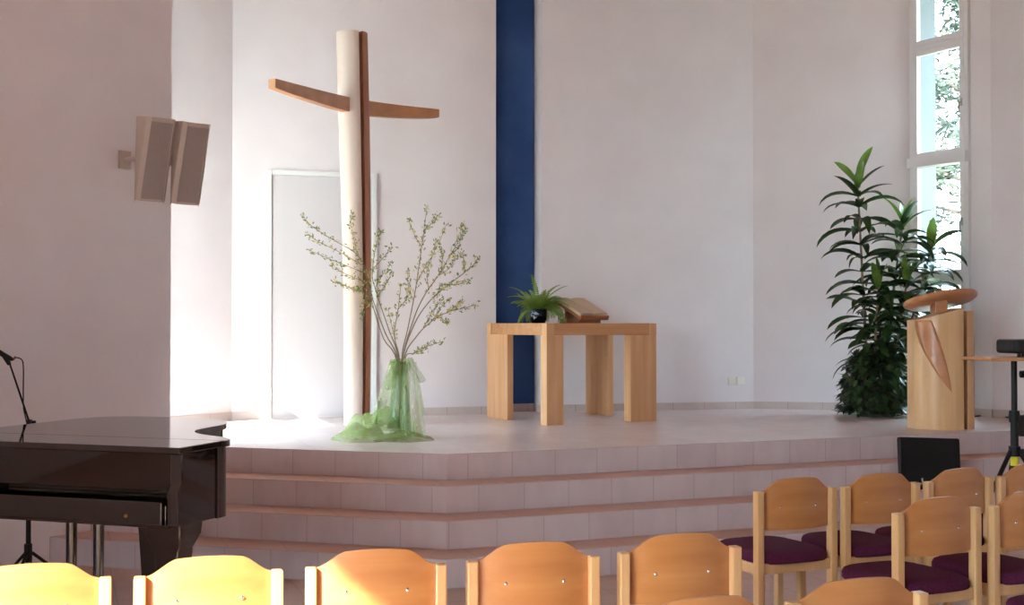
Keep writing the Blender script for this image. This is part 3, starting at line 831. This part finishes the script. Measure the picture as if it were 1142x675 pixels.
# ------------------------------------------------------------------ speakers on the left wall
sp0 = Vector((X(168, 8.1), 8.1, Z(176, 8.1)))
fr_az = radians(-45.7)                        # facing direction of the boxes
sp = thing('wall_speaker', 'pair of beige column loudspeakers tilted downwards on a wall bracket at left', 'speaker', sp0, fr_az + pi / 2)
Tl = Matrix.Rotation(radians(16), 3, 'X')     # local: x right, -y front
for k, off in enumerate((Vector((0, 0, 0)), Vector((.255, .0, -.004)))):
    m = MB()
    w, d, h = .205, .15, .545
    # housing with bevelled front edges
    pl = [(-w / 2, d / 2), (-w / 2, -d / 2 + .02), (-w / 2 + .03, -d / 2), (w / 2 - .03, -d / 2), (w / 2, -d / 2 + .02), (w / 2, d / 2)]
    vs = [(Vector((x, .010, z * cos(radians(16)))) if y > 0 else Tl @ Vector((x, y, z))) + off for z in (-h / 2, h / 2) for x, y in pl]
    n = len(pl); fs = [tuple(range(n)), tuple(range(n, 2 * n))[::-1]] + [(i, n + i, n + (i + 1) % n, (i + 1) % n) for i in range(n)]
    m.add(vs, fs)
    cab = m.build('cabinet', M_spk, sp, bevel=.006)
    m = MB(); m.box(Tl @ Vector((0, -d / 2 - .003, -.005)) + off, (w - .055, .006, h - .045), M=Tl); m.build('grille', M_grille, cab)
m = MB()
wl_n = Vector((.809, -.588))
# wall foot point
tq = (Vector((sp0.x, sp0.y)) - PL).dot(dLW); foot = PL + dLW * (tq - .10)
Rz = Matrix.Rotation(-(fr_az + pi / 2), 3, 'Z')
fl = Rz @ Vector((foot.x - sp0.x, foot.y - sp0.y, .03)); ar = Rz @ Vector((wl_n.x, wl_n.y, 0))
wx = Rz @ Vector((dLW.x, dLW.y, 0))
m.box(fl + ar * .012, (.09, .02, .12), rz=atan2(wx.y, wx.x))
m.tube([fl + ar * .01, fl + ar * .14, Vector((.02, .10, .03)), Vector((.04, .035, .02))], .017, 10)
m.box((.13, .025, .0), (.24, .03, .07))
m.build('bracket', M_spk, sp, smooth=40)

# ------------------------------------------------------------------ grand piano
pa = -radians(18.7)
pf = Vector((-1.406, 5.32))
pi_o = pf + Vector((cos(pa), sin(pa))) * -.735
pn = thing('grand_piano', 'black grand piano with closed lid standing left in front of the steps', 'piano', (pi_o.x, pi_o.y, 0), pa)
OX = .735
bent = catmull([(.0, .28), (.0, .40), (-.10, .50), (-.30, .62), (-.42, .77), (-.46, .96), (-.495, 1.17), (-.63, 1.37), (-.85, 1.46), (-1.06, 1.48), (-1.28, 1.46), (-1.42, 1.37), (-1.47, 1.2)], 8)
bent = [(p.x, p.y) for p in [Vector((q[0], q[1])) for q in bent]]
def shr(pts, d):                               # inset an outline
    out = []; n = len(pts)
    for i in range(n):
        a = Vector(pts[i - 1]); b = Vector(pts[i]); c = Vector(pts[(i + 1) % n])
        t = ((b - a).normalized() + (c - b).normalized())
        t = t.normalized() if t.length > 1e-6 else (c - b).normalized()
        out.append(b + Vector((-t.y, t.x)) * d)
    return out
sh = lambda pts: [(p[0] + OX, p[1]) for p in pts]
LZ = 1.0
m = MB(); m.prism(sh([(0, .352)] + bent[3:] + [(-1.47, .352)]), LZ - .028, LZ); lid = m.build('lid', M_lacq, pn, bevel=.004)
m = MB(); m.prism(sh([(0, 0), (0, .347), (-1.47, .347), (-1.47, 0)]), LZ - .028, LZ); m.build('lid_flap', M_lacq, pn, bevel=.004)
body = shr([(0, .30)] + bent[3:] + [(-1.47, .30)], .018)
m = MB(); m.prism(sh(body), .655, LZ - .03); m.build('rim', M_lacq, pn, smooth=30)
for x in (-.048, -1.422):
    m = MB(); pr = [(.02, .66), (.02, .80), (.045, .84), (.045, LZ - .03), (.32, LZ - .03), (.32, .655)]
    vs = [(x + sx + OX, y, z) for sx in (-.03, .03) for y, z in pr]; n = len(pr)
    m.add(vs, [tuple(range(n)), tuple(range(n, 2 * n))[::-1]] + [(i, n + i, n + (i + 1) % n, (i + 1) % n) for i in range(n)])
    m.build('arm', M_lacq, pn, bevel=.006)
m = MB(); vs = [(x + OX, y, z) for x in (-1.39, -.08) for y, z in ((.06, LZ - .032), (.08, LZ - .032), (.10, .80), (.08, .80))]
m.add(vs, [(0, 1, 2, 3), (7, 6, 5, 4), (0, 4, 5, 1), (1, 5, 6, 2), (2, 6, 7, 3), (3, 7, 4, 0)]); m.build('fallboard', M_lacq, pn, bevel=.004)
m = MB(); m.box((0, .16, .70), (1.31, .28, .10)); m.box((0, .012, .715), (1.29, .022, .10)); kb = m.build('keybed', M_lacq, pn, bevel=.004)
m = MB(); m.lathe([(.008, 0), (.008, .004)], (-.16 - .03 + .66, .0, .70), 12, Matrix.Rotation(pi / 2, 3, 'X')); m.build('lock', M_brass, kb)
for lx, ly in ((-.14, .17), (-1.33, .17), (-.95, 1.18)):
    lg = MB(); s = .075
    def sq(h, z): return [(lx + OX + sx * h, ly + sy * h, z) for sx, sy in ((-1, -1), (1, -1), (1, 1), (-1, 1))]
    pr = [(.034, .07), (.05, .40), (.06, .54), (.085, .60), (.09, .655)]
    vs = [v for h, z in pr for v in sq(h, z)]; fs = []
    for i in range(len(pr) - 1):
        for k in range(4): fs.append((4 * i + k, 4 * i + (k + 1) % 4, 4 * i + 4 + (k + 1) % 4, 4 * i + 4 + k))
    fs += [(3, 2, 1, 0), tuple(4 * (len(pr) - 1) + k for k in range(4))]
    lg.add(vs, fs); lo = lg.build('leg', M_lacq, pn, bevel=.004)
    m = MB(); m.lathe([(.034, -.013), (.034, .013)], (lx + OX, ly, .034), 18, Matrix.Rotation(pi / 2, 3, 'X')); m.tube([(lx + OX, ly, .05), (lx + OX, ly, .075)], .012, 8); m.build('caster', M_brass, lo, smooth=40)
m = MB(); m.box((.03, .30, .13), (.30, .12, .05)); m.box((.03, .30, .64), (.34, .14, .035))
for x in (-.045, .105): m.tube([(x, .30, .15), (x, .30, .64)], [.022, .026], 10)
ly_ = m.build('pedal_lyre', M_lacq, pn, smooth=40)
for x in (-.05, .03, .11):
    m = MB(); m.tube([(x, .26, .115), (x, .20, .11), (x, .15, .10)], [.008, .011, .014], 8); m.build('pedal', M_brass, ly_, smooth=60)

# microphone on a stand behind the piano
ms = Vector((X(33, 7.0), 7.0, 0))
mc = thing('microphone_stand', 'black microphone stand with cable behind the piano at far left', 'microphone stand', ms)
w_ = lambda px, py, dy=0.0: P(px, 7.0 + dy, py) - ms
hub = w_(33.5, 471)
m = MB(); m.tube([(0, 0, .22), (0, 0, .6), hub], [.013, .013, .010], 10); m.tube([(0, 0, .20), (0, 0, .30)], .022, 10); m.build('pole', M_blackm, mc, smooth=40)
for k in range(3):
    a = k * 2 * pi / 3 + .5; m = MB(); m.tube([(cos(a) * .02, sin(a) * .02, .25), (cos(a) * .3, sin(a) * .3, .012)], .009, 8); m.build('leg', M_blackm, mc, smooth=40)
m = MB(); m.tube([hub, w_(11, 405, -.06)], [.006, .005], 8); m.lathe([(.016, -.012), (.016, .012)], hub, 12, Matrix.Rotation(pi / 2, 3, 'Y')); m.tube([hub + Vector((.0, 0, 0)), hub + Vector((.035, .0, 0.002))], .008, 8); m.build('boom', M_blackm, mc, smooth=40)
a_ = w_(12, 400, -.06); b_ = w_(-16, 385, -.10); dd_ = (b_ - a_).normalized()
m = MB(); m.tube([a_ - dd_ * .015, a_, a_ + dd_ * .10, a_ + dd_ * .105], [.009, .012, .017, .017], 12); m.tube([w_(11, 407, -.06), a_ + dd_ * .03], [.010, .019], 10)
mi_ = m.build('microphone', M_black, mc, smooth=40)
m = MB(); m.lathe([(.018, 0), (.025, .012), (.026, .03), (.02, .05), (.006, .058)], a_ + dd_ * .105, 16, dd_.to_track_quat('Z', 'Y').to_matrix()); m.build('head_grille', M_steel, mi_, smooth=60)
m = MB(); m.tube(catmull([a_ - dd_ * .012, w_(19, 399, -.06), w_(25, 402, -.06), w_(26.5, 412, -.05), w_(26.5, 435, -.04), w_(27, 455, -.02), w_(30, 469, 0), hub + Vector((.01, -.02, -.1)), Vector((.02, -.02, .3)), Vector((.03, -.05, .012)), Vector((-.25, .1, .008))], 6), .0035, 6); m.build('cable', M_black, mc, smooth=180)
m = MB(); m.tube([a_ - dd_ * .016, w_(17.5, 398, -.06)], .006, 8); m.build('plug_band', M_red, mc)

# ------------------------------------------------------------------ projector stand, projector, monitor, cable at right
SY = 7.7
st = Vector((X(1130.5, SY), SY, 0))
ts = thing('projector_stand', 'black tripod stand with a light wooden shelf at the far right', 'stand', st)
shz = Z(400, SY)
m = MB(); m.tube([(0, 0, .35), (0, 0, .95)], .024, 12); m.tube([(0, 0, .95), (0, 0, shz - .005)], .018, 12); m.lathe([(.03, 0), (.034, .03), (.03, .07)], (0, 0, .92), 14); m.build('pole', M_blackm, ts, smooth=40)
hubz = Z(503, SY)
m = MB(); m.lathe([(.035, -.03), (.035, .03)], (0, 0, hubz), 14); m.tube([(.02, -.01, hubz), (.07, -.02, hubz)], .014, 10); m.lathe([(.02, 0), (.02, .03)], (.055, -.02, hubz), 10, Matrix.Rotation(pi / 2, 3, 'Y')); m.build('hub', M_blackm, ts, smooth=40)
for k in range(3):
    a = radians(200) + k * 2 * pi / 3
    m = MB(); m.tube([(cos(a) * .03, sin(a) * .03, hubz), (cos(a) * .46, sin(a) * .46, .015)], .014, 8); m.tube([(cos(a) * .22, sin(a) * .22, hubz - (hubz - .015) * .44), (0, 0, .36)], .007, 6); lo = m.build('leg', M_blackm, ts, smooth=40)
    m = MB(); m.lathe([(.018, 0), (.02, .03), (.012, .04)], (cos(a) * .46, sin(a) * .46, 0), 10); m.build('rubber_foot', M_black, lo, smooth=40)
m = MB(); m.box((0, -.0, shz), (.50, .36, .020), rz=radians(8)); m.build('shelf', M_beechX, ts, bevel=.003)
m = MB(); m.lathe([(.022, 0), (.022, .03)], (.03, -.02, shz - .095), 10, Matrix.Rotation(pi / 2, 3, 'Y')); m.build('clamp_knob', M_black, ts)
m = MB(); m.lathe([(.0255, 0), (.0255, .055)], (0, 0, Z(519, SY)), 14); m.build('sticker', M_yellow, ts, smooth=40)['label'] = 'yellow sticker band'
m = MB(); m.box((.072, .02, Z(475, SY)), (.07, .05, .13)); m.tube([(.024, 0, Z(466, SY)), (.06, .02, Z(466, SY))], .007, 6); m.build('adapter_box', M_black, ts, bevel=.008)
pj = thing('projector', 'black video projector lying on the wooden shelf at the right edge', 'projector', (st.x + .10, st.y, shz + .0105), radians(8))
m = MB()
def rr_box(m, c, s, r, n=5):
    pts = []
    for qx, qy, a in ((1, 1, 0), (-1, 1, pi / 2), (-1, -1, pi), (1, -1, 3 * pi / 2)):
        for k in range(n + 1):
            t = a + pi / 2 * k / n; pts.append((c[0] + qx * (s[0] / 2 - r) + r * cos(t), c[1] + qy * (s[1] / 2 - r) + r * sin(t)))
    m.prism(pts, c[2] - s[2] / 2, c[2] + s[2] / 2)
rr_box(m, (0, 0, .065), (.33, .25, .085), .03); m.build('housing', M_black, pj, bevel=.018, seg=3)
m = MB(); m.lathe([(.035, 0), (.038, .02), (.03, .02), (.026, .008)], (-.06, -.124, .07), 20, Matrix.Rotation(pi / 2, 3, 'X')); m.build('lens', M_blackm, pj, smooth=40)
for x, y in ((-.12, -.08), (.12, -.08), (0, .08)):
    m = MB(); m.lathe([(.012, 0), (.009, .03)], (x, y, 0), 10); m.build('foot', M_black, pj)

# monitor standing on the steps
mp_ = Vector((X(1037, 9.03), 9.03, STG - 2 * RISE)); maz = radians(22)
mn = thing('flat_monitor', 'black flat monitor standing on the steps below the lectern', 'monitor', mp_, radians(4))
TM = Matrix.Rotation(radians(-10), 3, 'X')
m = MB(); m.box(TM @ Vector((0, 0, .165)) + Vector((0, 0, .035)), (.455, .04, .325), M=TM @ Matrix.Rotation(radians(2), 3, 'Y')); hs = m.build('housing', M_black, mn, bevel=.012)
m = MB(); m.box(TM @ Vector((0, -.021, .165)) + Vector((0, 0, .035)), (.425, .003, .295), M=TM @ Matrix.Rotation(radians(2), 3, 'Y')); m.build('screen', plain('dark_screen', sr(10, 9, 12), .5, 0, .25), hs)
m = MB(); m.box((0, .01, .01), (.24, .14, .02)); m.box((0, .03, .07), (.06, .03, .13)); m.build('foot', M_blackm, mn, bevel=.005)
m = MB(); m.tube(catmull([(-.075, -.03, .075), (-.08, -.06, .05), (-.05, -.075, .03), (-.07, -.07, .008)], 6), .006, 6); m.build('cable', M_white, mn, smooth=180)
m = MB()
cpts = [G(1078, 466, STG), G(1095, 464.5, STG), G(1112, 465, STG), G(1126, 466.5, STG), G(1150, 467, STG)]
m.tube(catmull([Vector((p.x, p.y, STG + .007)) for p in cpts], 6), .006, 6)
tag(m.build('floor_cable', M_black, None, smooth=180), 'thin black cable lying on the stage from the lectern to the right', 'cable')

# ------------------------------------------------------------------ chairs
HWID = .205
def sm(t): t = max(0, min(1, t)); return t * t * (3 - 2 * t)
def make_chair():
    t = empty('chair')
    for sx in (-1, 1):
        m = MB(); m.box((sx * HWID, 0, .38), (.036, .042, .76)); m.build('leg', M_beech, t, bevel=.005)
    for sx in (-1, 1):
        m = MB(); m.box((sx * .178, .385, .205), (.034, .036, .41)); m.build('leg', M_beech, t, bevel=.005)
    m = MB()
    m.box((0, .0, .405), (2 * HWID - .036, .024, .05)); m.box((0, .385, .388), (.322, .024, .046))
    for sx in (-1, 1): m.box((sx * .192, .193, .400), (.024, .35, .05), rz=atan2(.385, -sx * .02) - pi / 2)
    m.build('seat_frame', M_beech, t, bevel=.004)
    m = MB(); pts = []
    N = 72
    for k in range(N):
        a = 2 * pi * k / N; ca, sa = cos(a), sin(a); e = .42
        x = math.copysign(abs(ca) ** e, ca); y = math.copysign(abs(sa) ** e, sa)
        yy = .205 + y * .228
        wd = .208 - .022 * (yy / .43)
        if yy < .03: wd -= .0
        bowx = x * wd
        if abs(bowx) > .182 and yy < .03: bowx = math.copysign(.182, bowx)
        pts.append((bowx, yy - .012 * (1 - x * x) * (1 if y < 0 else -1)))
    nrow = [(0.0, .425, 0.985), (0, .430, 1.0), (0, .452, 1.0), (0, .466, .97), (0, .474, .90), (0, .478, .6)]
    vs = []
    for _, z, s in nrow:
        for x, y in pts: vs.append((x * s, .205 + (y - .205) * s, z))
    fs = []
    for j in range(len(nrow) - 1):
        for k in range(N): fs.append((j * N + k, j * N + (k + 1) % N, (j + 1) * N + (k + 1) % N, (j + 1) * N + k))
    fs += [tuple(range(N))[::-1], tuple((len(nrow) - 1) * N + k for k in range(N))]
    m.add(vs, fs); m.build('seat_cushion', M_purple, t, smooth=50)
    m = MB(); nu, nv = 40, 8; W = .1865; th = .012; vs = []
    for side in (0, 1):
        for j in range(nv + 1):
            for i in range(nu + 1):
                s = 2 * i / nu - 1
                top = .757 + .060 * (.60 * sm((1 - abs(s)) / .5) + .40 * (1 - s * s)); bot = .583 - .004 * (1 - s * s)
                z = bot + (top - bot) * j / nv
                y = .006 - .036 * (1 - s * s) + (th if side else 0)
                vs.append((s * W, y, z))
    K = (nu + 1) * (nv + 1); fs = []; q = nu + 1
    for j in range(nv):
        for i in range(nu):
            fs.append((j * q + i, j * q + i + 1, (j + 1) * q + i + 1, (j + 1) * q + i))
            fs.append((K + j * q + i + 1, K + j * q + i, K + (j + 1) * q + i, K + (j + 1) * q + i + 1))
    for i in range(nu):
        fs.append((i + 1, i, K + i, K + i + 1)); b0 = nv * q; fs.append((b0 + i, b0 + i + 1, K + b0 + i + 1, K + b0 + i))
    for j in range(nv):
        fs.append((j * q, (j + 1) * q, K + (j + 1) * q, K + j * q)); fs.append((j * q + nu, K + j * q + nu, K + (j + 1) * q + nu, (j + 1) * q + nu))
    m.add(vs, fs); bkr = m.build('backrest', M_beechX, t, smooth=40)
    for s in (-.52, .52):
        m = MB(); m.lathe([(.0065, 0), (.006, .003), (.003, .005)], (s * W, .006 - .036 * (1 - s * s), .684), 12, Matrix.Rotation(pi / 2, 3, 'X')); m.build('bolt', M_steel, bkr, smooth=60)
    return t
PT = .76
def from_tops(a, b):
    pa_ = G(a[0], a[1], PT); pb_ = G(b[0], b[1], PT); mid = (pa_ + pb_) / 2
    return mid.x, mid.y, atan2(pb_.y - pa_.y, pb_.x - pa_.x)
chairs = [
 (from_tops((-46, 652), (121, 643)), 'sunlit wooden chair cut off at the lower left corner of the photo', 'chairs in the near rows'),
 (from_tops((149, 643), (318, 634.5)), 'fully sunlit wooden chair, second from the left in the near row', 'chairs in the near rows'),
 (from_tops((340, 632.5), (499, 627.5)), 'wooden chair with sunlight on only the lower left of its backrest', 'chairs in the near rows'),
 (from_tops((519, 625), (669, 618.5)), 'shaded wooden chair in the near row, directly below the altar table', 'chairs in the near rows'),
 (from_tops((687, 615.5), (826, 608)), 'wooden chair at the right end of the near row, beside the purple seated side chairs', 'chairs in the near rows'),
 ((.50, 3.30, radians(18)), 'wooden chair showing only its curved top edge at the bottom of the photo', 'chairs in the near rows'),
 (from_tops((874, 671), (1033, 658.5)), 'wooden chair at the bottom edge with only its upper backrest and post tops in view', 'chairs in the near rows'),
 (from_tops((843, 548), (929, 542.5)), 'leftmost wooden chair of the front right row, whole purple seat in view', 'chairs on the right'),
 (from_tops((940, 542.5), (1021, 537.5)), 'second chair of the front right row, left below the black monitor', 'chairs on the right'),
 (from_tops((1033, 537), (1102, 531.5)), 'third chair of the front right row, just below and right of the monitor', 'chairs on the right'),
 (from_tops((1113, 531), (1180, 526)), 'chair cut by the right edge beneath the tripod stand, front right row', 'chairs on the right'),
 (from_tops((999, 572), (1087, 565)), 'leftmost chair of the second right row, large backrest before the front row chairs', 'chairs on the right'),
 (from_tops((1103, 564), (1188, 557)), 'chair of the second right row whose backrest is cut by the right edge', 'chairs on the right'),
 ((2.19, 4.52, radians(20)), 'chair at the lower right corner with only a corner of its purple seat showing', 'chairs on the right'),
]
proto = make_chair()
for k, ((x, y, rz), lab, grp) in enumerate(chairs):
    o = proto if k == 0 else copy_tree(proto)
    o.location = (x, y, 0); o.rotation_euler = (0, 0, rz)
    tag(o, lab, 'chair', grp)
